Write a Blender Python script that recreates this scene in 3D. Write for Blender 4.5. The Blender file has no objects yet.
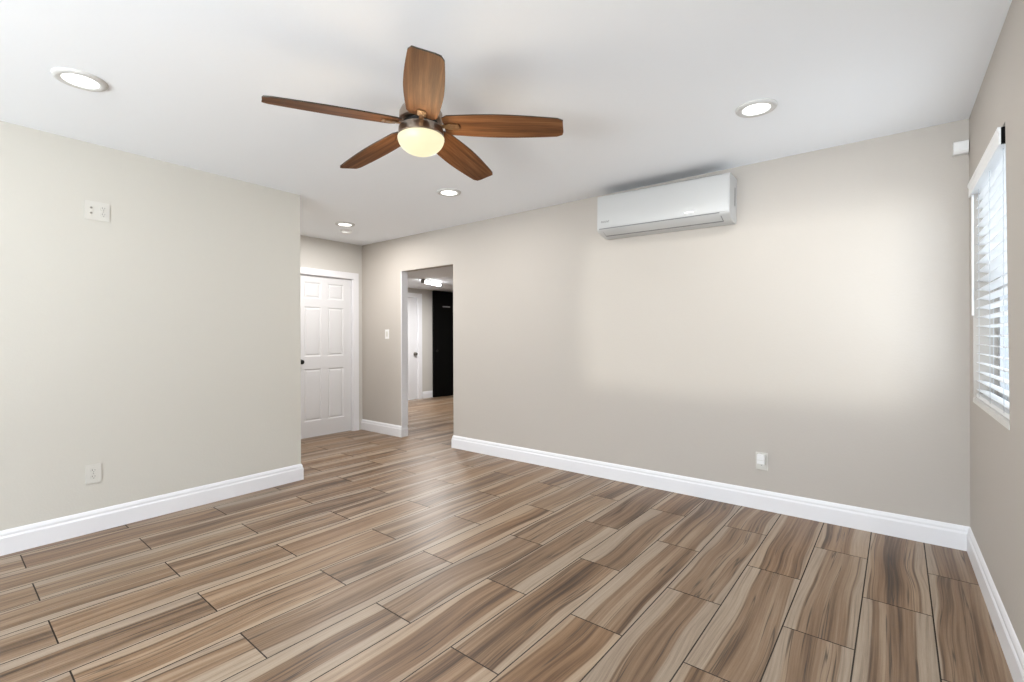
import bpy, bmesh, math, random
from mathutils import Vector, Matrix
random.seed(7)
S = bpy.context.scene
COL = S.collection
PI = math.pi

# ------------------------------------------------------------------ camera
FPX, YAW, CYH, ROLL = 475.02, 0.6714, 337.61, -0.0031
EYE, H = 1.214, 2.444
Fw = Vector((-math.sin(YAW), math.cos(YAW), 0)); Rt = Vector((math.cos(YAW), math.sin(YAW), 0)); Up = Vector((0, 0, 1))
Rc = (Rt + ROLL*Up).normalized(); Uc = (Up - ROLL*Rt).normalized()
cd = bpy.data.cameras.new('camera'); cam = bpy.data.objects.new('camera', cd); COL.objects.link(cam)
m = Matrix.Identity(4)
for i in range(3):
    m[i][0] = Rc[i]; m[i][1] = Uc[i]; m[i][2] = -Fw[i]
m[2][3] = EYE
cam.matrix_world = m
cd.sensor_width = 36; cd.sensor_fit = 'HORIZONTAL'; cd.lens = FPX*36/1024
cd.shift_y = -(341-CYH)/1024
cd.clip_start = 0.02
S.camera = cam

# ------------------------------------------------------------------ world, sun, daylight, exposure
S.view_settings.view_transform = 'Standard'; S.view_settings.look = 'None'
S.view_settings.gamma = 1; S.view_settings.use_curve_mapping = False
S.view_settings.exposure = 0.65
w = bpy.data.worlds.new('world'); S.world = w; w.use_nodes = True
w.node_tree.nodes['Background'].inputs[0].default_value = (0.86, 0.93, 1.0, 1)
w.node_tree.nodes['Background'].inputs[1].default_value = 2.2

def light(name, kind, loc, energy, color=(1, 1, 1), direction=None, parent=None, **kw):
    ld = bpy.data.lights.new(name, kind); ld.energy = energy; ld.color = color
    for k, v in kw.items(): setattr(ld, k, v)
    o = bpy.data.objects.new(name, ld); COL.objects.link(o); o.location = loc
    if direction: o.rotation_euler = Vector(direction).to_track_quat('-Z', 'Y').to_euler()
    if parent: o.parent = parent
    return o
REAR, RWX = -4.2, 0.3550
# low sun through the window behind the camera
light('sun', 'SUN', (0, -9, 3), 0.60, (1, 0.95, 0.86), (0, 1, -0.02), angle=math.radians(1.8))
# daylight by the rear and side windows; the patio lamp is added fill
light('rear_daylight', 'AREA', (-0.55, REAR+0.02, 1.6), 60, (0.88, 0.95, 1), (0.1, 1, 0.6), shape='RECTANGLE', size=1.4, size_y=1.2)
light('patio_fill', 'AREA', (-3.17, REAR+0.02, 1.1), 55, (0.88, 0.95, 1), (0.25, 1, 0.6), shape='RECTANGLE', size=1.3, size_y=2.0)
# added fill lamp aimed up, standing in for flash bounced off the ceiling
light('bounce_fill', 'AREA', (-0.45, -2.7, 0.5), 178, (0.87, 0.945, 1), (0.05, 0.0, 1), shape='RECTANGLE', size=2.0, size_y=1.8)
light('side_daylight', 'AREA', (RWX-0.03, 3.08, 1.45), 3.2, (0.93, 0.97, 1), (-1, 0, 0), shape='RECTANGLE', size=0.85, size_y=1.1)

# ------------------------------------------------------------------ materials
def mat(name, color, rough=0.6, metal=0.0, spec=0.5, emis=None, estr=0, bump=None, vary=0.0, vscale=3.0):
    mt = bpy.data.materials.new(name); mt.use_nodes = True
    nt = mt.node_tree; b = nt.nodes['Principled BSDF']
    b.inputs['Base Color'].default_value = (*color, 1)
    b.inputs['Roughness'].default_value = rough; b.inputs['Metallic'].default_value = metal
    b.inputs['Specular IOR Level'].default_value = spec
    tc = nt.nodes.new('ShaderNodeTexCoord')
    if vary:
        n = nt.nodes.new('ShaderNodeTexNoise'); n.inputs['Scale'].default_value = vscale; n.inputs['Detail'].default_value = 3
        nt.links.new(tc.outputs['Object'], n.inputs['Vector'])
        mx = nt.nodes.new('ShaderNodeMix'); mx.data_type = 'RGBA'
        mx.inputs['A'].default_value = (*[c*(1-vary) for c in color], 1); mx.inputs['B'].default_value = (*[min(1, c*(1+vary)) for c in color], 1)
        nt.links.new(n.outputs['Fac'], mx.inputs['Factor']); nt.links.new(mx.outputs['Result'], b.inputs['Base Color'])
    if bump:
        n2 = nt.nodes.new('ShaderNodeTexNoise'); n2.inputs['Scale'].default_value = bump[0]; n2.inputs['Detail'].default_value = 2
        nt.links.new(tc.outputs['Object'], n2.inputs['Vector'])
        bp = nt.nodes.new('ShaderNodeBump'); bp.inputs['Strength'].default_value = bump[1]; bp.inputs['Distance'].default_value = 0.004
        nt.links.new(n2.outputs['Fac'], bp.inputs['Height']); nt.links.new(bp.outputs['Normal'], b.inputs['Normal'])
    if emis:
        b.inputs['Emission Color'].default_value = (*emis, 1); b.inputs['Emission Strength'].default_value = estr
    return mt

M = {}
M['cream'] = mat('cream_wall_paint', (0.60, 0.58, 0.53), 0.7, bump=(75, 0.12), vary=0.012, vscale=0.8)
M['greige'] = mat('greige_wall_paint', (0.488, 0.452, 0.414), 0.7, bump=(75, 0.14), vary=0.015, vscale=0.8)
M['grey_wall'] = mat('grey_hall_paint', (0.59, 0.57, 0.54), 0.7, bump=(75, 0.12))
M['ceiling'] = mat('ceiling_paint', (0.875, 0.905, 0.945), 0.8, bump=(60, 0.10))
M['trim'] = mat('white_trim_paint', (0.80, 0.80, 0.83), 0.4)
M['door'] = mat('white_door_paint', (0.71, 0.71, 0.73), 0.45)
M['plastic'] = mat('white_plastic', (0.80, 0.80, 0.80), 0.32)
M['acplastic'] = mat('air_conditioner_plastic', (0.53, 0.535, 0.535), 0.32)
M['cover'] = mat('outlet_cover_plastic', (0.63, 0.615, 0.575), 0.4)
M['slot'] = mat('dark_slots', (0.09, 0.085, 0.08), 0.6)
M['greyline'] = mat('grey_gap', (0.22, 0.22, 0.22), 0.6)
M['vent'] = mat('dark_intake_grille', (0.03, 0.03, 0.03), 0.7)
M['black'] = mat('black_paint', (0.003, 0.003, 0.003), 0.6, spec=0.08)
M['black_metal'] = mat('black_metal', (0.015, 0.014, 0.013), 0.35, metal=0.6)
M['nickel'] = mat('satin_nickel', (0.35, 0.33, 0.30), 0.3, metal=1)
M['pewter'] = mat('brushed_pewter', (0.36, 0.30, 0.25), 0.32, metal=1, vary=0.1, vscale=30)
M['bronze'] = mat('aged_bronze', (0.42, 0.27, 0.15), 0.35, metal=1)
M['trimring'] = mat('light_trim_ring', (0.62, 0.62, 0.61), 0.45)
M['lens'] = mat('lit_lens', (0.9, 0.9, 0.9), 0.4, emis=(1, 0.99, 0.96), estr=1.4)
M['globe'] = mat('lit_frosted_globe', (0.12, 0.115, 0.09), 0.4, emis=(1.0, 0.90, 0.58), estr=0.60)
M['tube'] = mat('lit_tube', (0.9, 0.9, 0.9), 0.4, emis=(1, 1, 1), estr=14.0)
M['slat'] = mat('white_blind_slat', (0.86, 0.87, 0.88), 0.4)
M['vinyl'] = mat('grey_window_frame', (0.5, 0.51, 0.53), 0.4)
M['sill'] = mat('pale_stone_sill', (0.70, 0.69, 0.66), 0.35, vary=0.08, vscale=25)
M['plate'] = mat('grey_sign_plate', (0.2, 0.2, 0.2), 0.5)
M['grout'] = mat('dark_grout', (0.035, 0.026, 0.020), 0.9)
M['darkedge'] = mat('dark_blade_edge', (0.03, 0.018, 0.01), 0.5)
M['cord'] = mat('blind_cord', (0.55, 0.57, 0.6), 0.7)
# pane: real glass that lets the daylight through
g = bpy.data.materials.new('window_glass'); g.use_nodes = True
nt = g.node_tree; nt.nodes.remove(nt.nodes['Principled BSDF'])
tr = nt.nodes.new('ShaderNodeBsdfTransparent'); tr.inputs[0].default_value = (0.95, 0.97, 0.98, 1)
gl = nt.nodes.new('ShaderNodeBsdfGlossy'); gl.inputs['Roughness'].default_value = 0.02
mx = nt.nodes.new('ShaderNodeMixShader'); mx.inputs[0].default_value = 0.06
nt.links.new(tr.outputs[0], mx.inputs[1]); nt.links.new(gl.outputs[0], mx.inputs[2])
nt.links.new(mx.outputs[0], nt.nodes['Material Output'].inputs[0])
M['glass'] = g

class NT:
    """small helper for node graphs"""
    def __init__(s, mt): s.t = mt.node_tree
    def n(s, kind, **kw):
        x = s.t.nodes.new(kind)
        for k, v in kw.items(): setattr(x, k, v)
        return x
    def put(s, sock, v):
        if isinstance(v, (int, float)): sock.default_value = v
        elif isinstance(v, tuple): sock.default_value = v
        else: s.t.links.new(v, sock)
    def math(s, op, a, b=0.0, c=0.0, clamp=False):
        x = s.n('ShaderNodeMath', operation=op, use_clamp=clamp)
        s.put(x.inputs[0], a); s.put(x.inputs[1], b); s.put(x.inputs[2], c); return x.outputs[0]
    def vec(s, x, y, z):
        c = s.n('ShaderNodeCombineXYZ'); s.put(c.inputs[0], x); s.put(c.inputs[1], y); s.put(c.inputs[2], z); return c.outputs[0]
    def noise(s, v, scale, detail=3, rough=0.5, dist=0.0):
        x = s.n('ShaderNodeTexNoise'); s.put(x.inputs['Vector'], v)
        x.inputs['Scale'].default_value = scale; x.inputs['Detail'].default_value = detail
        x.inputs['Roughness'].default_value = rough; x.inputs['Distortion'].default_value = dist; return x.outputs['Fac']
    def sstep(s, v, a, b):
        x = s.n('ShaderNodeMapRange', interpolation_type='SMOOTHSTEP'); s.put(x.inputs[0], v); s.put(x.inputs[1], a); s.put(x.inputs[2], b); return x.outputs[0]
    def ramp(s, v, stops):
        x = s.n('ShaderNodeValToRGB'); e = x.color_ramp.elements
        while len(e) < len(stops): e.new(0.5)
        for el, (p, c) in zip(e, stops): el.position = p; el.color = (*c, 1)
        s.put(x.inputs[0], v); return x.outputs[0]
    def mix(s, f, a, b, mode='MIX'):
        x = s.n('ShaderNodeMix', data_type='RGBA', blend_type=mode)
        s.put(x.inputs['Factor'], f); s.put(x.inputs['A'], a); s.put(x.inputs['B'], b); return x.outputs['Result']

def wood_tile():
    mt = bpy.data.materials.new('wood_look_tile'); mt.use_nodes = True
    k = NT(mt); b = mt.node_tree.nodes['Principled BSDF']
    uv = k.n('ShaderNodeUVMap', uv_map='UVMap'); sp = k.n('ShaderNodeSeparateXYZ'); k.t.links.new(uv.outputs[0], sp.inputs[0])
    u, v = sp.outputs[0], sp.outputs[1]
    at = k.n('ShaderNodeAttribute', attribute_name='seed'); sc = k.n('ShaderNodeSeparateColor'); k.t.links.new(at.outputs['Color'], sc.inputs[0])
    r, gg, bb = sc.outputs[0], sc.outputs[1], sc.outputs[2]
    sd = k.math('MULTIPLY', r, 57.0); sd2 = k.math('MULTIPLY', gg, 91.0)
    warp = k.math('MULTIPLY', k.math('SUBTRACT', k.noise(k.vec(k.math('MULTIPLY', u, 2.0), k.math('MULTIPLY', v, 1.25), sd), 1.0, 1), 0.5), 0.11)
    uw = k.math('ADD', u, warp)
    big = k.noise(k.vec(k.math('MULTIPLY', uw, 15.0), k.math('MULTIPLY', v, 0.5), sd2), 1.0, 2, 0.5, 0.0)
    mid = k.noise(k.vec(k.math('MULTIPLY', uw, 82.0), k.math('MULTIPLY', v, 1.1), sd), 1.0, 5, 0.68, 0.0)
    fine = k.noise(k.vec(k.math('MULTIPLY', uw, 420.0), k.math('MULTIPLY', v, 9.0), sd), 1.0, 3, 0.65)
    speck = k.noise(k.vec(k.math('MULTIPLY', u, 500.0), k.math('MULTIPLY', v, 160.0), sd), 1.0, 2, 0.6)
    tone = k.math('ADD', k.math('MULTIPLY', big, 0.60), k.math('MULTIPLY', mid, 0.44))
    heart = k.ramp(tone, [(0.34, (0.06, 0.038, 0.024)), (0.42, (0.14, 0.088, 0.054)), (0.49, (0.255, 0.168, 0.105)), (0.57, (0.33, 0.235, 0.158)), (0.67, (0.43, 0.335, 0.245))])
    # thin near-black mineral streaks
    st = k.noise(k.vec(k.math('MULTIPLY', uw, 38.0), k.math('MULTIPLY', v, 0.7), k.math('ADD', sd, 9.0)), 1.0, 2, 0.5, 0.0)
    stf = k.math('MULTIPLY', k.sstep(k.math('ABSOLUTE', k.math('SUBTRACT', st, 0.60)), 0.030, 0.0), 0.75)
    heart = k.mix(stf, heart, (0.055, 0.042, 0.034, 1))
    sap = k.ramp(mid, [(0.3, (0.30, 0.235, 0.18)), (0.5, (0.47, 0.395, 0.315)), (0.75, (0.54, 0.47, 0.385))])
    wa = k.math('ADD', k.math('MULTIPLY', gg, 0.066), 0.018); wb = k.math('ADD', k.math('MULTIPLY', bb, 0.058), 0.008)
    uq = k.math('ADD', u, k.math('MULTIPLY', warp, 0.8))
    s1 = k.sstep(uq, k.math('ADD', wa, 0.004), k.math('SUBTRACT', wa, 0.004))
    ur = k.math('SUBTRACT', 0.2467, uq)
    s2 = k.sstep(ur, k.math('ADD', wb, 0.004), k.math('SUBTRACT', wb, 0.004))
    s = k.math('MULTIPLY', k.math('MAXIMUM', s1, s2), 0.85)
    c = k.mix(s, heart, sap)
    # a dark vein where sapwood meets heartwood
    d1 = k.math('SUBTRACT', uq, k.math('ADD', wa, 0.006)); d2 = k.math('SUBTRACT', ur, k.math('ADD', wb, 0.006))
    vn = k.math('MAXIMUM', k.sstep(k.math('ABSOLUTE', d1), 0.006, 0.0), k.sstep(k.math('ABSOLUTE', d2), 0.006, 0.0))
    c = k.mix(k.math('MULTIPLY', vn, k.math('MULTIPLY', k.sstep(mid, 0.62, 0.38), 0.7)), c, (0.085, 0.056, 0.038, 1))
    c = k.mix(k.math('MULTIPLY', k.math('SUBTRACT', 1.25, k.math('ADD', fine, k.math('MULTIPLY', speck, 0.5))), 0.75), c, (0.50, 0.44, 0.40, 1), 'MULTIPLY')
    # one plank is a little redder or greyer than the next
    tint = k.ramp(k.math('FRACT', k.math('MULTIPLY', r, 7.3)), [(0.0, (1.0, 0.93, 0.85)), (0.45, (1, 1, 1)), (1.0, (0.9, 0.89, 0.89))])
    c = k.mix(1.0, c, tint, 'MULTIPLY')
    gain = k.n('ShaderNodeMix', data_type='RGBA', blend_type='MULTIPLY'); gain.inputs['Factor'].default_value = 1
    k.put(gain.inputs['A'], c); gain.inputs['B'].default_value = (0.97, 0.945, 0.915, 1)
    k.t.links.new(gain.outputs['Result'], b.inputs['Base Color'])
    k.put(b.inputs['Roughness'], k.math('ADD', 0.30, k.math('MULTIPLY', fine, 0.16)))
    b.inputs['Specular IOR Level'].default_value = 0.32
    bp = k.n('ShaderNodeBump'); bp.inputs['Strength'].default_value = 0.06; bp.inputs['Distance'].default_value = 0.002
    k.put(bp.inputs['Height'], speck); k.t.links.new(bp.outputs[0], b.inputs['Normal'])
    return mt
M['tile'] = wood_tile()

def blade_wood():
    mt = bpy.data.materials.new('walnut_blade'); mt.use_nodes = True
    k = NT(mt); b = mt.node_tree.nodes['Principled BSDF']
    tc = k.n('ShaderNodeTexCoord'); sp = k.n('ShaderNodeSeparateXYZ'); k.t.links.new(tc.outputs['Object'], sp.inputs[0])
    x, y = sp.outputs[0], sp.outputs[1]
    oi = k.n('ShaderNodeObjectInfo')
    sd = k.math('MULTIPLY', oi.outputs['Random'], 37.0)
    a = k.noise(k.vec(k.math('MULTIPLY', x, 2.2), k.math('MULTIPLY', y, 42.0), sd), 1.0, 4, 0.6, 0.4)
    f = k.noise(k.vec(k.math('MULTIPLY', x, 9.0), k.math('MULTIPLY', y, 240.0), sd), 1.0, 3, 0.6)
    t = k.math('ADD', k.math('MULTIPLY', a, 0.75), k.math('MULTIPLY', f, 0.25))
    c = k.ramp(t, [(0.32, (0.075, 0.03, 0.013)), (0.5, (0.155, 0.066, 0.026)), (0.68, (0.26, 0.122, 0.052))])
    k.put(b.inputs['Base Color'], c); b.inputs['Roughness'].default_value = 0.6; b.inputs['Specular IOR Level'].default_value = 0.15
    return mt
M['walnut'] = blade_wood()

# ------------------------------------------------------------------ mesh helpers
def obj(name, bm, mt, parent=None, smooth=False, bevel=0.0, seg=2):
    if bevel:
        bmesh.ops.bevel(bm, geom=[e for e in bm.edges if len(e.link_faces) == 2 and e.calc_face_angle(0) > 0.5], offset=bevel, segments=seg, affect='EDGES', profile=0.6)
    bmesh.ops.recalc_face_normals(bm, faces=bm.faces)
    me = bpy.data.meshes.new(name); bm.to_mesh(me); bm.free()
    for x in (mt if isinstance(mt, list) else [mt]): me.materials.append(M[x])
    if smooth:
        for p in me.polygons: p.use_smooth = True
        try: me.set_sharp_from_angle(angle=math.radians(38))
        except Exception: pass
    o = bpy.data.objects.new(name, me); COL.objects.link(o)
    if parent: o.parent = parent
    return o
def tag(o, label, cat, group=None, kind=None):
    o['label'] = label; o['category'] = cat
    if group: o['group'] = group
    if kind: o['kind'] = kind
    return o
def struct(o, label, cat): return tag(o, label, cat, kind='structure')
def thing(name, label, cat, loc, rot=(0, 0, 0), group=None):
    o = bpy.data.objects.new(name, None); COL.objects.link(o); o.empty_display_size = 0.1
    o.location = loc; o.rotation_euler = rot
    return tag(o, label, cat, group)
def box(x0, x1, y0, y1, z0, z1, bm=None):
    bm = bm or bmesh.new()
    vs = [bm.verts.new((x, y, z)) for x in (x0, x1) for y in (y0, y1) for z in (z0, z1)]
    for f in ((0, 1, 3, 2), (4, 6, 7, 5), (0, 4, 5, 1), (2, 3, 7, 6), (0, 2, 6, 4), (1, 5, 7, 3)):
        bm.faces.new([vs[i] for i in f])
    return bm
def prism(pts, a0, a1, axis, bm=None):
    """polygon of (p, q) extruded along axis from a0 to a1"""
    bm = bm or bmesh.new()
    def P(p, q, a): return {'x': (a, p, q), 'y': (p, a, q), 'z': (p, q, a)}[axis]
    A = [bm.verts.new(P(p, q, a0)) for p, q in pts]; B = [bm.verts.new(P(p, q, a1)) for p, q in pts]
    bm.faces.new(A); bm.faces.new(B[::-1]); n = len(pts)
    for i in range(n): bm.faces.new((A[i], A[(i+1) % n], B[(i+1) % n], B[i]))
    return bm
def ring(outer, inner, a0, a1, axis):
    """a slab with a four-cornered hole"""
    bm = bmesh.new()
    def P(p, q, a): return {'x': (a, p, q), 'y': (p, a, q), 'z': (p, q, a)}[axis]
    V = [[bm.verts.new(P(p, q, a)) for p, q in L] for a in (a0, a1) for L in (outer, inner)]
    for i in range(4):
        j = (i+1) % 4
        bm.faces.new((V[0][i], V[0][j], V[1][j], V[1][i])); bm.faces.new((V[2][i], V[2][j], V[3][j], V[3][i]))
        bm.faces.new((V[0][i], V[0][j], V[2][j], V[2][i])); bm.faces.new((V[1][i], V[1][j], V[3][j], V[3][i]))
    return bm
def rect(a, b, c, d): return [(a, c), (b, c), (b, d), (a, d)]
def lathe(prof, n=48, bm=None, cap=False):
    bm = bm or bmesh.new(); R = []
    for r, z in prof:
        if r < 1e-6: R.append([bm.verts.new((0, 0, z))])
        else: R.append([bm.verts.new((r*math.cos(2*PI*i/n), r*math.sin(2*PI*i/n), z)) for i in range(n)])
    for A, B in zip(R, R[1:]):
        for i in range(n):
            j = (i+1) % n
            if len(A) == 1 and len(B) == 1: continue
            if len(A) == 1: bm.faces.new((A[0], B[i], B[j]))
            elif len(B) == 1: bm.faces.new((A[i], A[j], B[0]))
            else: bm.faces.new((A[i], A[j], B[j], B[i]))
    return bm
def tube(a, b, r, n=10, bm=None):
    bm = bm or bmesh.new(); a = Vector(a); b = Vector(b); d = (b-a).normalized()
    x = d.orthogonal().normalized(); y = d.cross(x)
    A = [bm.verts.new(a+r*(x*math.cos(2*PI*i/n)+y*math.sin(2*PI*i/n))) for i in range(n)]
    B = [bm.verts.new(b+r*(x*math.cos(2*PI*i/n)+y*math.sin(2*PI*i/n))) for i in range(n)]
    bm.faces.new(A); bm.faces.new(B[::-1])
    for i in range(n): bm.faces.new((A[i], A[(i+1) % n], B[(i+1) % n], B[i]))
    return bm
BASE = [(0, 0), (.016, 0), (.016, .094), (.013, .101), (.0105, .105), (.0105, .117), (.008, .124), (.004, .133), (0, .137)]
def sweep(path, prof=BASE):
    """baseboard profile along a path on the floor; the room lies to the right of the direction of travel"""
    bm = bmesh.new(); P = [Vector(p) for p in path]; rings = []
    for i, p in enumerate(P):
        ns = []
        if i > 0: d = (P[i]-P[i-1]).normalized(); ns.append(Vector((d.y, -d.x)))
        if i < len(P)-1: d = (P[i+1]-P[i]).normalized(); ns.append(Vector((d.y, -d.x)))
        if len(ns) == 2:
            nn = (ns[0]+ns[1]).normalized(); nn = nn / max(0.2, nn.dot(ns[0]))
        else: nn = ns[0]
        rings.append([bm.verts.new((p.x+nn.x*t, p.y+nn.y*t, z)) for t, z in prof])
    n = len(prof)
    for A, B in zip(rings, rings[1:]):
        for i in range(n): bm.faces.new((A[i], A[(i+1) % n], B[(i+1) % n], B[i]))
    bm.faces.new(rings[0]); bm.faces.new(rings[-1][::-1])
    return bm

# ------------------------------------------------------------------ the shell
WB, LW, LE, RW, DW = 3.710, -3.9635, 2.0668, 0.3550, -5.4965   # back wall, left wall and its end, right wall, wall with the door
OX0, OX1, OZ = -4.680, -3.778, 2.030                             # opening to the hall
HX, HC = -7.32, 2.19                                             # hall wall, hall ceiling

def LX(y): return LW+.028*(LE-y)

def floor():
    X0, PW, Y0, PL, RTT, G = 0.1129, 0.2467, 2.262, 0.9686, -0.0117, 0.0026
    bm = bmesh.new(); uvl = bm.loops.layers.uv.new('UVMap'); cl = bm.loops.layers.color.new('seed')
    def T(x, y, z): return (x-RTT*y, y+RTT*x, z)
    rnd = random.Random(11)
    for row in range(-3, 32):
        xr = X0-row*PW; xl = xr-PW
        off = 0.0 if row % 2 else 0.5
        for n in range(-8, 8):
            y0 = Y0+(n+off)*PL; y1 = y0+PL
            if y0 > 8.9 or y1 < REAR-.4: continue
            c = (rnd.random(), rnd.random(), rnd.random(), 1.0); flip = rnd.random() < .5; fu = rnd.random() < .5
            vs = [bm.verts.new(T(x, y, 0)) for x, y in ((xl+G, y0+G), (xr-G, y0+G), (xr-G, y1-G), (xl+G, y1-G))]
            f = bm.faces.new(vs)
            for lp, (uu, vv) in zip(f.loops, ((0, 0), (PW, 0), (PW, PL), (0, PL))):
                lp[uvl].uv = (PW-uu if fu else uu, PL-vv if flip else vv); lp[cl] = c
    vs = [bm.verts.new(p) for p in ((-7.6, REAR-.3, -.0018), (0.6, REAR-.3, -.0018), (0.6, 9.0, -.0018), (-7.6, 9.0, -.0018))]
    f = bm.faces.new(vs); f.material_index = 1
    bs = [bm.verts.new((v.co.x, v.co.y, -.12)) for v in vs]
    for i in range(4):
        q = bm.faces.new((vs[i], bs[i], bs[(i+1) % 4], vs[(i+1) % 4])); q.material_index = 1
    me = bpy.data.meshes.new('floor'); bm.to_mesh(me); bm.free()
    me.materials.append(M['tile']); me.materials.append(M['grout'])
    o = bpy.data.objects.new('floor', me); COL.objects.link(o)
    return struct(o, 'brown wood look plank tile floor with thin dark grout lines', 'floor')
floor()

struct(obj('ceiling', box(-5.62, 0.5, REAR-.12, WB+.09, H, H+.12), 'ceiling'), 'smooth white ceiling of the main room with recessed lights', 'ceiling')
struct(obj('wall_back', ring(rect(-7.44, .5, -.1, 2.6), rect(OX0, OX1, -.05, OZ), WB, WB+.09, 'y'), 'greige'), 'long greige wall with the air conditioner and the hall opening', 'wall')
struct(obj('wall_left', prism([(LW-.12, LE), (LW, LE), (LX(REAR), REAR), (LW-.12, REAR)], -.1, H, 'z'), 'cream'), 'cream wall on the left with two outlets on it', 'wall')
struct(obj('wall_entry', box(DW, LW-.12, LE-.12, LE, -.1, H), 'cream'), 'short return wall behind the end of the cream wall', 'wall')
D0, D1, DZ = 2.800, 3.572, 1.988
struct(obj('wall_far', ring(rect(LE-.12, WB, -.1, H), rect(D0, D1, -.05, DZ), DW-.12, DW, 'x'), 'grey_wall'), 'grey wall around the white paneled door', 'wall')
WZ0, WZ1, WY1 = 0.880, 2.050, 3.560
WN0, WN1 = 2.575, 2.645
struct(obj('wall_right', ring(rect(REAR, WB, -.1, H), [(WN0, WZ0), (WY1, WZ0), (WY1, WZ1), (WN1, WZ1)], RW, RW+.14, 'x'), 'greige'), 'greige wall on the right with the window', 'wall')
def rear_wall():
    # two openings: slabs around a window and the added patio door
    bm = bmesh.new()
    xs = [-4.08, -3.9, -2.45, -2.17, .13, .5]; zs = [-.1, .001, .90, 2.13, 2.25, H]
    hole = lambda i, j: (i == 1 and 1 <= j <= 2) or (i == 3 and 2 <= j <= 3)
    vf = {}
    def v(i, j, s):
        if (i, j, s) not in vf: vf[(i, j, s)] = bm.verts.new((xs[i], REAR-.12*s, zs[j]))
        return vf[(i, j, s)]
    solid = lambda i, j: 0 <= i < 5 and 0 <= j < 5 and not hole(i, j)
    for i in range(5):
        for j in range(5):
            if not solid(i, j): continue
            for s in (0, 1): bm.faces.new((v(i, j, s), v(i+1, j, s), v(i+1, j+1, s), v(i, j+1, s)))
            for (di, dj, a, b) in ((-1, 0, (0, 0), (0, 1)), (1, 0, (1, 0), (1, 1)), (0, -1, (0, 0), (1, 0)), (0, 1, (0, 1), (1, 1))):
                if not solid(i+di, j+dj):
                    bm.faces.new((v(i+a[0], j+a[1], 0), v(i+b[0], j+b[1], 0), v(i+b[0], j+b[1], 1), v(i+a[0], j+a[1], 1)))
    return obj('wall_rear', bm, 'greige')
struct(rear_wall(), 'wall behind the camera with a window and an added patio door opening', 'wall')
# hall beyond the opening
HD0, HD1, HDZ = 5.45, 6.225, 2.01
struct(obj('wall_hall', ring(rect(WB+.09, 8.8, -.1, 2.5), rect(HD0, HD1, -.05, HDZ), HX-.12, HX, 'x'), 'grey_wall'), 'grey wall of the hall beyond the opening', 'wall')
struct(obj('wall_hall_end', box(HX-.12, -2.6, 8.8, 8.92, -.1, 2.5), 'grey_wall'), 'end wall of the hall beyond the opening', 'wall')
struct(obj('wall_hall_side', box(-2.72, -2.6, WB+.09, 8.8, -.1, 2.5), 'grey_wall'), 'side wall of the hall hidden behind the greige wall', 'wall')
struct(obj('ceiling_hall', box(HX, -2.72, WB+.09, 8.8, HC, HC+.1), 'ceiling'), 'lower white ceiling of the hall seen through the opening', 'ceiling')

def bb(name, path, label): struct(obj(name, sweep(path), 'trim'), label, 'baseboard')
bb('baseboard_left', [(LX(REAR), REAR), (LW, LE), (DW, LE)], 'white baseboard along the cream wall')
bb('baseboard_back', [(OX1, WB+.09), (OX1, WB), (RW, WB)], 'long white baseboard under the air conditioner wall')
bb('baseboard_entry', [(DW, WB), (OX0, WB), (OX0, WB+.09)], 'short white baseboard between paneled door and hall opening')
bb('baseboard_right', [(RW, WB), (RW, REAR)], 'white baseboard along the window wall')
bb('baseboard_hall', [(HX, 6.33), (HX, 8.8)], 'short white baseboard in the hall beside the black door')
struct(obj('trim_1', box(OX0, OX0+.012, WB-.002, WB+.092, .137, OZ), 'trim', bevel=.002), 'white jamb board on the left edge of the hall opening', 'trim')

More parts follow.
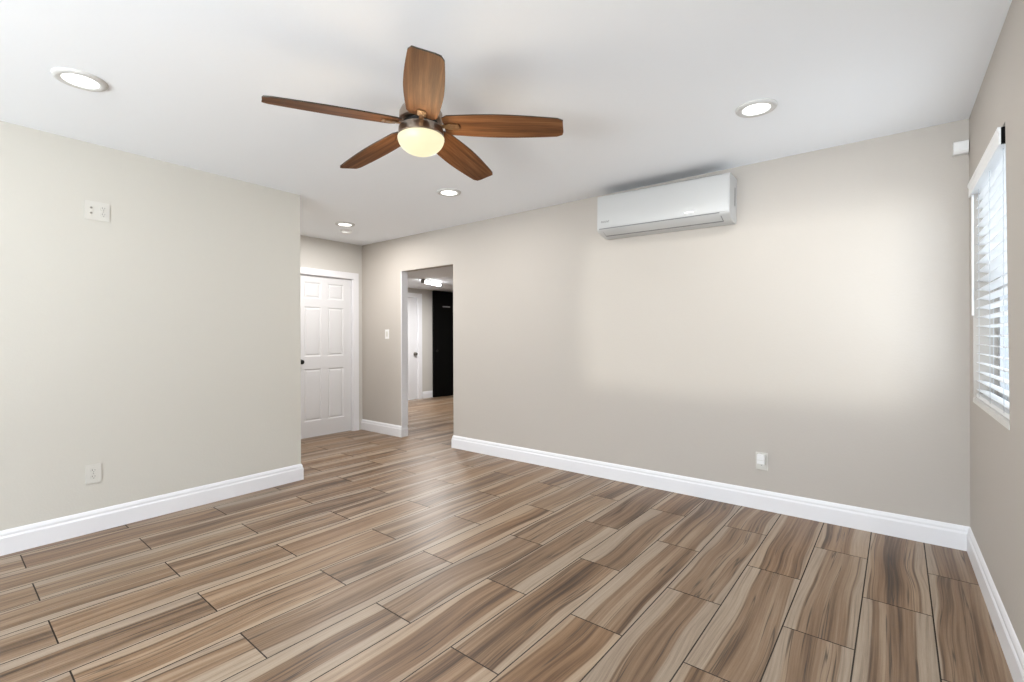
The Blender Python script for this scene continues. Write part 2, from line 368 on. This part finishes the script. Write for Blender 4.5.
# ------------------------------------------------------------------ six panel door with casing and knob
def panel_door(name, y0, y1, ztop, x, panels, label, knob_mat, knob_y, knob_z, cas=0.078, panelled=True):
    """slab in a wall of constant x, facing +x; children: casing, jamb, knob"""
    W = y1-y0
    bm = bmesh.new(); t = 0.038; d = 0.0075
    ys = sorted({0, W} | {v for p in panels for v in p[:2]}); zs = sorted({0.008, ztop} | {v for p in panels for v in p[2:]})
    inP = lambda i, j: any(p[0] <= ys[i] < p[1] and p[2] <= zs[j] < p[3] for p in panels)
    vc = {}
    def v(y, z, xx=0.0):
        key = (round(y, 5), round(z, 5), round(xx, 5))
        if key not in vc: vc[key] = bm.verts.new((xx, y, z))
        return vc[key]
    for i in range(len(ys)-1):
        for j in range(len(zs)-1):
            if not inP(i, j): bm.faces.new((v(ys[i], zs[j]), v(ys[i+1], zs[j]), v(ys[i+1], zs[j+1]), v(ys[i], zs[j+1])))
    for a, b, c, e in panels:
        g1, g2 = 0.014, 0.034
        L = [[v(a, c), v(b, c), v(b, e), v(a, e)]]
        for k, (ins, dep) in enumerate(((g1, -d), (g1+.006, -d), (g2, -.002))):
            L.append([v(a+ins, c+ins, dep), v(b-ins, c+ins, dep), v(b-ins, e-ins, dep), v(a+ins, e-ins, dep)])
        for A, B in zip(L, L[1:]):
            for q in range(4): bm.faces.new((A[q], A[(q+1) % 4], B[(q+1) % 4], B[q]))
        bm.faces.new(L[-1])
    # back and edges
    o = [(0, .008), (W, .008), (W, ztop), (0, ztop)]
    F = [v(y, z) for y, z in o]; Bk = [bm.verts.new((-t, y, z)) for y, z in o]
    bm.faces.new(Bk)
    for q in range(4): bm.faces.new((F[q], F[(q+1) % 4], Bk[(q+1) % 4], Bk[q]))
    r = obj(name, bm, 'door'); r.location = (x-.022, y0, 0)
    struct(r, label, 'door')
    # jamb around the slab, then the casing as one frame (two legs and a head)
    c0, c1 = -.012, W+.012
    def frame(o0, o1, zt, i0, i1, iz, x0, x1):
        return prism([(o0, 0), (o0, zt), (o1, zt), (o1, 0), (i1, 0), (i1, iz), (i0, iz), (i0, 0)], x0, x1, 'x')
    obj('door_jamb', frame(-.018, W+.018, ztop+.020, -.003, W+.003, ztop+.003, -.06, .022), 'trim', r)
    obj('door_casing', frame(-.010-cas, W+.010+cas, ztop+.010+cas, -.010, W+.010, ztop+.010, .0221, .040), 'trim', r, bevel=.004)
    kb = lathe([(0, .002), (.032, .002), (.033, .006), (.028, .010), (.013, .012), (.012, .030), (.022, .036), (.028, .046), (.027, .056), (.018, .063), (0, .065)], 28)
    kb.transform(Matrix.Rotation(PI/2, 4, 'Y')); kb.transform(Matrix.Translation((0, knob_y-y0, knob_z)))
    ko = obj('door_knob', kb, knob_mat, r, smooth=True); ko['label'] = ('black' if knob_mat == 'black_metal' else 'silver') + ' round door knob'
    return r
W6 = D1-.012-(D0+.012); a, b, c, e = .11, W6/2-.045, W6/2+.045, W6-.11
P6 = [(a, b, .20, .84), (c, e, .20, .84), (a, b, .99, 1.60), (c, e, .99, 1.60), (a, b, 1.70, 1.90), (c, e, 1.70, 1.90)]
panel_door('door_1', D0+.012, D1-.012, DZ-.012, DW, P6, 'closed white six panel door with black knob beside the cream wall', 'black_metal', D0+.068, .93)
panel_door('door_2', HD0+.012, HD1-.012, HDZ-.012, HX, [], 'plain white door with silver knob in the hall', 'nickel', HD1-.075, .90, cas=.085)

def black_door():
    p = Vector((HX+.012, 6.555)); q = Vector((HX+.075, 7.42)); d = (q-p); L = d.length; ang = math.atan2(d.y, d.x)
    r = obj('door_3', box(0, L, -.036, 0, .008, 2.172), 'black', bevel=.003)
    r.location = (p.x+.036, p.y, 0); r.rotation_euler = (0, 0, ang)
    struct(r, 'tall black door at the end of the hall with small grey plate', 'door')
    bm = bmesh.new(); n = 6
    pl = obj('plate', box(.235, .43, -.041, -.0358, 1.845, 1.872), 'plate', r, bevel=.002); pl['label'] = 'small grey plate near the top'
    kb = lathe([(0, 0), (.022, 0), (.022, .006), (.010, .010), (.010, .03), (.02, .036), (.02, .05), (0, .056)], 20)
    kb.transform(Matrix.Rotation(PI/2, 4, 'X')); kb.transform(Matrix.Translation((.07, -.036, .95)))
    obj('door_knob', kb, 'black_metal', r, smooth=True)
black_door()

# ------------------------------------------------------------------ window with its frame and pane; the blind is a thing
def window():
    yc0, yc1 = 2.60, WY1
    fr = [(WN0, WZ0), (WY1, WZ0), (WY1, WZ1), (WN1, WZ1)]
    inn = [(WN0+.05, WZ0+.05), (WY1-.05, WZ0+.05), (WY1-.05, WZ1-.05), (WN1+.05, WZ1-.05)]
    r = obj('window_1', ring(fr, inn, RW+.095, RW+.135, 'x'), 'vinyl', bevel=.003)
    struct(r, 'window in the right wall behind white slat blinds', 'window')
    obj('mullion', box(RW+.098, RW+.132, 3.055, 3.105, WZ0+.05, WZ1-.05), 'vinyl', r, bevel=.003)
    obj('sash_rail', box(RW+.092, RW+.115, 3.105, WY1-.05, 1.44, 1.475), 'vinyl', r, bevel=.003)
    obj('pane', prism(inn, RW+.112, RW+.117, 'x'), 'glass', r)
    obj('window_sill', box(RW-.002, RW+.095, WN0-.002, WY1+.002, WZ0-.022, WZ0+.002), 'sill', r, bevel=.003)
window()
def rear_windows():
    r = obj('window_2', ring(rect(-2.17, .13, .90, 2.25), rect(-2.13, .09, .94, 2.21), REAR-.11, REAR-.06, 'y'), 'trim')
    struct(r, 'window behind the camera', 'window')
    obj('pane', box(-2.13, .09, REAR-.088, REAR-.083, .94, 2.21), 'glass', r)
    r = obj('door_4', ring(rect(-3.9, -2.45, .001, 2.13), rect(-3.83, -2.52, .07, 2.06), REAR-.11, REAR-.06, 'y'), 'trim')  # patio door added out of view to go with the fill lamp
    struct(r, 'unseen glazed patio door added behind the camera for fill light', 'door')
    obj('pane', box(-3.83, -2.52, REAR-.088, REAR-.083, .07, 2.06), 'glass', r)
    struct(obj('sun_block_panel', box(-4.4, -2.33, REAR-2.0, REAR-1.88, -.1, 2.7), 'greige'), 'unseen panel added to block the sun from the patio door', 'wall')  # added out of view to keep the sun out of the patio door
rear_windows()

def blind():
    b = thing('window_blind', 'white horizontal slat blind lowered over the window in the right wall', 'blind', (RW, 3.10, 2.034))
    y0, y1 = 2.65-3.10, WY1-.008-3.10
    x0 = -.017
    # valance: front board with a small crown along the top, returns at both ends
    prof = [(x0, -.068), (x0+.006, -.068), (x0+.006, 0), (x0-.004, 0), (x0-.004, -.012), (x0, -.020)]
    obj('valance', prism(prof, y0, y1+.012, 'y'), 'slat', b)
    obj('headrail', box(x0+.0065, .062, y0+.012, y1, -.055, -.004), 'slat', b, bevel=.002)
    hb = obj('valance_bracket', box(x0+.0065, .004, y0-.006, y0+.011, -.066, -.003), 'black', b, bevel=.0015); hb['label'] = 'black bracket at the open end'
    n = 22; zt, zb = -.092, WZ0+.045-2.034
    xc = .036
    bm = bmesh.new(); prof = []
    for i in range(7):
        s = -1+2*i/6; prof.append((s*.025, .0025*(1-s*s)))
    poly = prof + [(p, q-.0028) for p, q in prof[::-1]]
    poly = [(p, q) for p, q in poly]
    sl = obj('slat', prism(poly, WN0+.012-3.10, y1, 'y'), 'slat', b, smooth=True)
    tilt = math.radians(9)
    for i in range(n):
        o = sl if i == 0 else sl.copy()
        if i: COL.objects.link(o)
        o.parent = b
        z = zt+(zb-zt)*i/(n-1)
        o.location = (xc, 0, z); o.rotation_euler = (0, tilt, 0)
    obj('bottom_rail', box(xc-.025, xc+.025, WN0+.010-3.10, y1, WZ0+.006-2.034, WZ0+.026-2.034), 'slat', b, bevel=.004)
    for yy in (2.76, 3.10, 3.44):
        for xx in (xc-.0265, xc+.0265):
            obj('ladder_cord', tube((xx, yy-3.10, -.055), (xx, yy-3.10, WZ0+.02-2.034), .0011, 6), 'cord', b)
    obj('tilt_wand', tube((-.003, WY1-.016-3.10, -.06), (-.003, WY1-.016-3.10, 1.325-2.034), .005, 8), 'slat', b, smooth=True)
blind()

# ------------------------------------------------------------------ ceiling fan with light
def fan():
    fx, fy, bz = -1.700, 1.466, 2.203
    f = thing('ceiling_fan', 'five blade ceiling fan with walnut blades and a lit frosted globe', 'ceiling fan', (fx, fy, H))
    z = bz-H
    obj('canopy', lathe([(0, 0), (.066, 0), (.066, -.012), (.060, -.038), (.034, -.058), (.018, -.062), (0, -.062)], 40), 'pewter', f, smooth=True)
    obj('downrod', tube((0, 0, -.058), (0, 0, z+.075), .0125, 20), 'pewter', f, smooth=True)
    obj('motor_housing', lathe([(0, z+.095), (.03, z+.095), (.055, z+.088), (.088, z+.072), (.098, z+.052), (.100, z+.018), (.094, z+.012), (.05, z+.010), (0, z+.010)], 48), 'pewter', f, smooth=True)
    obj('rotor_plate', lathe([(0, z+.0095), (.078, z+.0095), (.078, z-.010), (0, z-.010)], 48), 'black_metal', f, smooth=True)
    obj('light_fitting', lathe([(0, z-.0105), (.088, z-.0105), (.099, z-.015), (.103, z-.022), (.104, z-.052), (.101, z-.056), (0, z-.056)], 56), 'pewter', f, smooth=True)
    gp = [(.099, z-.056)] + [(  .107*math.cos(t), z-.062-.078*math.sin(t)) for t in [i*PI/2/14 for i in range(15)]]
    gp[-1] = (0, gp[-1][1])
    gl = obj('globe', lathe([(0, z-.0562)]+gp, 56), 'globe', f, smooth=True); gl['label'] = 'lit frosted glass globe'
    lo = light('globe_lamp', 'POINT', (0, 0, z-.095), 10, (1, 0.78, 0.5), parent=f, shadow_soft_size=.115)
    # blade outline
    up, lo_ = [], []
    R0, R1 = .108, .655
    pts = []
    N = 22
    def half(s):  # s 0..1 along the blade
        return   .066+.014*math.sin(min(1, s/.5)*PI/2) - .020*max(0, (s-.45)/.55)**1.7
    for i in range(N+1):
        s = i/N; r = R0+(R1-R0)*s
        hw = half(s)
        if s < .05: hw -= .014*(1-s/.05)**2
        if s > .97: hw -= .010*((s-.97)/.03)**2
        up.append((r, hw)); lo_.append((r-(.018*(s) if s > .9 else 0)*0, -hw))
    # tip is cut a little askew
    tip = [(R1+.004, .030), (R1+.000, -.030)]
    poly = up + tip + lo_[::-1]
    bm = bmesh.new(); th = .0055
    A = [bm.verts.new((x, y, -th/2)) for x, y in poly]; B = [bm.verts.new((x, y, th/2)) for x, y in poly]
    bm.faces.new(A[::-1]); bm.faces.new(B)
    for i in range(len(poly)):
        q = bm.faces.new((A[i], A[(i+1) % len(poly)], B[(i+1) % len(poly)], B[i])); q.material_index = 1
    bl = obj('blade', bm, ['walnut', 'darkedge'], f)
    # bracket: arm from the rotor with a broad pad screwed under the blade
    bm = prism([(.074, -.012), (.118, -.010), (.128, -.019), (.176, -.019), (.182, -.014), (.182, .014), (.176, .019), (.128, .019), (.118, .010), (.074, .012)], -.0095, -.0035, 'z')
    for sx, sy in ((.142, .010), (.142, -.010), (.168, 0)): 
        q = lathe([(0, -.0125), (.004, -.0118), (.0048, -.0096), (0, -.0094)], 10)
        q.transform(Matrix.Translation((sx, sy, 0))); me = bpy.data.meshes.new('t'); q.to_mesh(me); q.free(); bm.from_mesh(me); bpy.data.meshes.remove(me)
    br = obj('blade_bracket', bm, 'bronze', f)
    for k in range(5):
        ang = -1.9404+k*2*PI/5
        for src in (bl, br):
            o = src if k == 0 else src.copy()
            if k: COL.objects.link(o)
            o.parent = f; o.location = (0, 0, z)
            o.rotation_mode = 'QUATERNION'
            o.rotation_quaternion = (Matrix.Rotation(ang, 4, 'Z') @ Matrix.Rotation(math.radians(3.8), 4, 'Y') @ Matrix.Rotation(math.radians(-12), 4, 'X')).to_quaternion()
fan()

# ------------------------------------------------------------------ recessed lights and smoke detector
def downlight(x, y, label, energy):
    t = thing('recessed_light', label, 'ceiling light', (x, y, H), group='round recessed lights in the ceiling')
    obj('trim_ring', lathe([(.067, -.004), (.070, -.010), (.084, -.013), (.096, -.010), (.101, -.004), (.102, 0)], 48), 'trimring', t, smooth=True)
    obj('lens', lathe([(.0675, -.0075), (.060, -.0085), (.03, -.0092), (0, -.0095)], 48), 'lens', t, smooth=True)
    light('downlight_lamp', 'AREA', (0, 0, -.02), energy, (1, 0.975, 0.94), (0, 0, -1), t, shape='DISK', size=.13)
downlight(-2.998, .493, 'round lit recessed ceiling light above the cream wall, nearest the top left corner', 1.5)
downlight(-.557, 2.815, 'round lit recessed ceiling light to the right of the air conditioner', 4)
downlight(-2.906, 2.809, 'round lit recessed ceiling light just behind the ceiling fan', 6)
downlight(-4.591, 2.891, 'round lit recessed ceiling light above the door, beside the smoke detector', 17)
sm = tag(obj('smoke_detector', lathe([(0, 0), (.066, 0), (.066, -.012), (.058, -.024), (.050, -.027), (.046, -.034), (.02, -.037), (0, -.037)], 40), 'plastic', smooth=True),
    'small white smoke detector on the ceiling beyond the farthest recessed light', 'smoke detector')
sm.location = (-4.86, 3.075, H)

# tube light in the hall
def hall_light():
    p, q = Vector((-6.05, 5.25, HC)), Vector((-6.262, 5.83, HC)); d = q-p; L = d.length
    t = thing('tube_light', 'short lit tube light on the hall ceiling seen through the opening', 'ceiling light', (p+q)/2, (0, 0, math.atan2(d.y, d.x)))
    obj('base', box(-L/2, L/2, -.03, .03, -.02, 0), 'trimring', t, bevel=.003)
    tb = obj('tube', tube((-L/2+.02, 0, -.042), (L/2-.02, 0, -.042), .022, 16), 'tube', t, smooth=True)
    for s in (-1, 1):
        e = obj('end_cap', box(s*L/2-.02, s*L/2+.02, -.028, .028, -.066, -.0), 'greyline', t, bevel=.004)
    light('tube_lamp', 'AREA', (0, 0, -.07), 38, (1, .99, .97), (0, 0, -1), t, shape='RECTANGLE', size=L, size_y=.05)
hall_light()

# ------------------------------------------------------------------ wall air conditioner
def aircon():
    XL, XR = -1.886, -.864; W = XR-XL
    t = thing('air_conditioner', 'white wall mounted split air conditioner high on the greige wall', 'air conditioner', ((XL+XR)/2, WB, 2.205), (0, .0185, 0))
    hz = W/2
    # side profile: (out from the wall, up from the centre); local y runs into the room as negative
    prof = [(0, -.163), (0, .160), (-.185, .160), (-.196, .154), (-.200, .143), (-.200, -.106), (-.197, -.117), (-.184, -.128), (-.115, -.152), (-.050, -.166)]
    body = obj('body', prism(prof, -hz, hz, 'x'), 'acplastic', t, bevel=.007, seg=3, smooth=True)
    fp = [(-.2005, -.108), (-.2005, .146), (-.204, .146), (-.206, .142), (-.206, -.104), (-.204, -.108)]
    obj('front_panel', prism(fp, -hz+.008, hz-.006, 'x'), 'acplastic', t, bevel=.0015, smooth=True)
    obj('panel_gap', prism([(-.194, -.1145), (-.2012, -.1145), (-.2012, -.1085), (-.194, -.1085)], -hz+.02, hz-.065, 'x'), 'greyline', t)
    lv = [(-.1965, -.1165), (-.1990, -.118), (-.185, -.1305), (-.122, -.1545), (-.119, -.1525), (-.182, -.1265)]
    obj('louver', prism(lv, -hz+.045, hz-.062, 'x'), 'acplastic', t, smooth=True)
    g = prism([(-.178, -.1285), (-.1852, -.1270), (-.120, -.1545), (-.112, -.1600), (-.108, -.157)], -hz+.040, hz-.057, 'x')
    obj('louver_gap', g, 'greyline', t)
    # intake grille on top
    bm = box(-hz+.06, hz-.06, -.175, -.03, .1602, .1625)
    gr = obj('intake_grille', bm, 'vent', t); gr['label'] = 'dark air intake on top'
    bm = bmesh.new()
    for i in range(9): box(-hz+.06, hz-.06, -.17+i*.0165, -.166+i*.0165, .1605, .166, bm)
    obj('grille_bars', bm, 'vent', t)
    obj('side_slot', box(hz-.002, hz+.0012, -.062, -.046, -.045, .085), 'greyline', t)
    # small dark lettering, too small to read
    bm = bmesh.new(); x = -hz+.042; rr = random.Random(3)
    for i in range(7):
        wd = .0085; box(x, x+.0022, -.2068, -.2058, -.064, -.051, bm)
        box(x+.0022, x+wd-.0012, -.2068, -.2058, -.064 if i % 2 else -.054, -.061 if i % 2 else -.051, bm)
        x += wd+.0018
    lg = obj('logo', bm, 'slot', t); lg['label'] = 'small dark maker mark'
    obj('front_glint', box(.205, .27, -.2064, -.2059, -.083, -.077), 'lens', t)  # reflection on the front panel, put in as a small glowing strip
aircon()

# ------------------------------------------------------------------ outlets, switch, sensor: built facing -y at origin
def duplex(t, x, kind='outlet'):
    """two receptacles with slots"""
    for s in (-1, 1):
        bm = bmesh.new(); n = 20; r = .0172
        pts = []
        for i in range(n):
            a = 2*PI*i/n; pts.append((x+max(-.0152, min(.0152, r*math.cos(a)*1.05)), s*.0195+r*.82*math.sin(a)))
        rc = obj('receptacle', prism(pts, -.0092, -.006, 'y'), 'cover', t)
        for dx, hh in ((-.006, .0045), (.006, .0036)):
            obj('slot', box(x+dx-.0012, x+dx+.0012, -.0096, -.0085, s*.0195+.001-hh+.003, s*.0195+.001+hh+.003), 'slot', rc)
        h = lathe([(0, 0), (.0026, 0), (.0026, .001), (0, .001)], 12); h.transform(Matrix.Rotation(PI/2, 4, 'X')); h.transform(Matrix.Translation((x, -.0086, s*.0195-.0075)))
        obj('slot', h, 'slot', rc)
    sc = lathe([(0, 0), (.003, 0), (.003, .0012), (0, .0014)], 12); sc.transform(Matrix.Rotation(PI/2, 4, 'X')); sc.transform(Matrix.Translation((x, -.0058, 0)))
    obj('screw', sc, 'nickel', t)
def cover(t, w, h=.117): obj('cover_plate', box(-w/2, w/2, -.006, 0, -h/2, h/2), 'cover', t, bevel=.0022)
t = thing('wall_outlet', 'wide double electrical outlet high on the cream wall', 'outlet', (LX(.722), .722, 2.022), (0, 0, PI/2+.028)); cover(t, .122); duplex(t, .030)
for s in (-1, 1):
    cx = lathe([(0, 0), (.0062, 0), (.0062, .003), (.0036, .0035), (.0036, .007), (.0015, .007), (0, .005)], 16); cx.transform(Matrix.Rotation(PI/2, 4, 'X')); cx.transform(Matrix.Translation((-.030, -.006, s*.0165)))
    o = obj('cable_socket', cx, 'nickel', t, smooth=True)
t = thing('wall_outlet', 'small electrical outlet low on the cream wall above the baseboard', 'outlet', (LX(.70), .70, .367), (0, 0, PI/2+.028)); cover(t, .076); duplex(t, 0)
t = thing('wall_outlet', 'electrical outlet low on the long greige wall with a white plug-in device', 'outlet', (-.705, WB, .340)); cover(t, .076, .120); duplex(t, 0)
d = thing('plug_in_device', 'small white plug-in device in the outlet on the greige wall', 'plug-in', (-.704, WB-.0095, .360))
obj('body', box(-.024, .024, -.034, -.0005, -.032, .028), 'plastic', d, bevel=.006, seg=3, smooth=True)
obj('vent_band', box(-.0245, .0245, -.0345, -.02, -.008, -.005), 'cover', d)
obj('top_cap', box(-.020, .020, -.030, -.004, .0255, .031), 'plastic', d, bevel=.002)
t = thing('light_switch', 'white rocker light switch on the wall between door and hall opening', 'light switch', (-4.955, WB, 1.263)); obj('cover_plate', box(-.037, .037, -.006, 0, -.0585, .0585), 'plastic', t, bevel=.002)
obj('rocker', prism([(-.006, -.033), (-.0085, -.033), (-.0115, .033), (-.006, .033)], -.0165, .0165, 'x'), 'cover', t, bevel=.001)
sn = thing('motion_sensor', 'small white motion sensor box in the upper corner by the window', 'sensor', (.318, WB, 2.277))
obj('body', prism([(0, -.034), (0, .036), (-.042, .036), (-.052, .030), (-.052, -.020), (-.040, -.034)], -.031, .031, 'x'), 'plastic', sn, bevel=.004, seg=3, smooth=True)
obj('sensor_lens', box(-.018, .018, -.0535, -.0515, -.014, .012), 'plastic', sn, bevel=.0006)
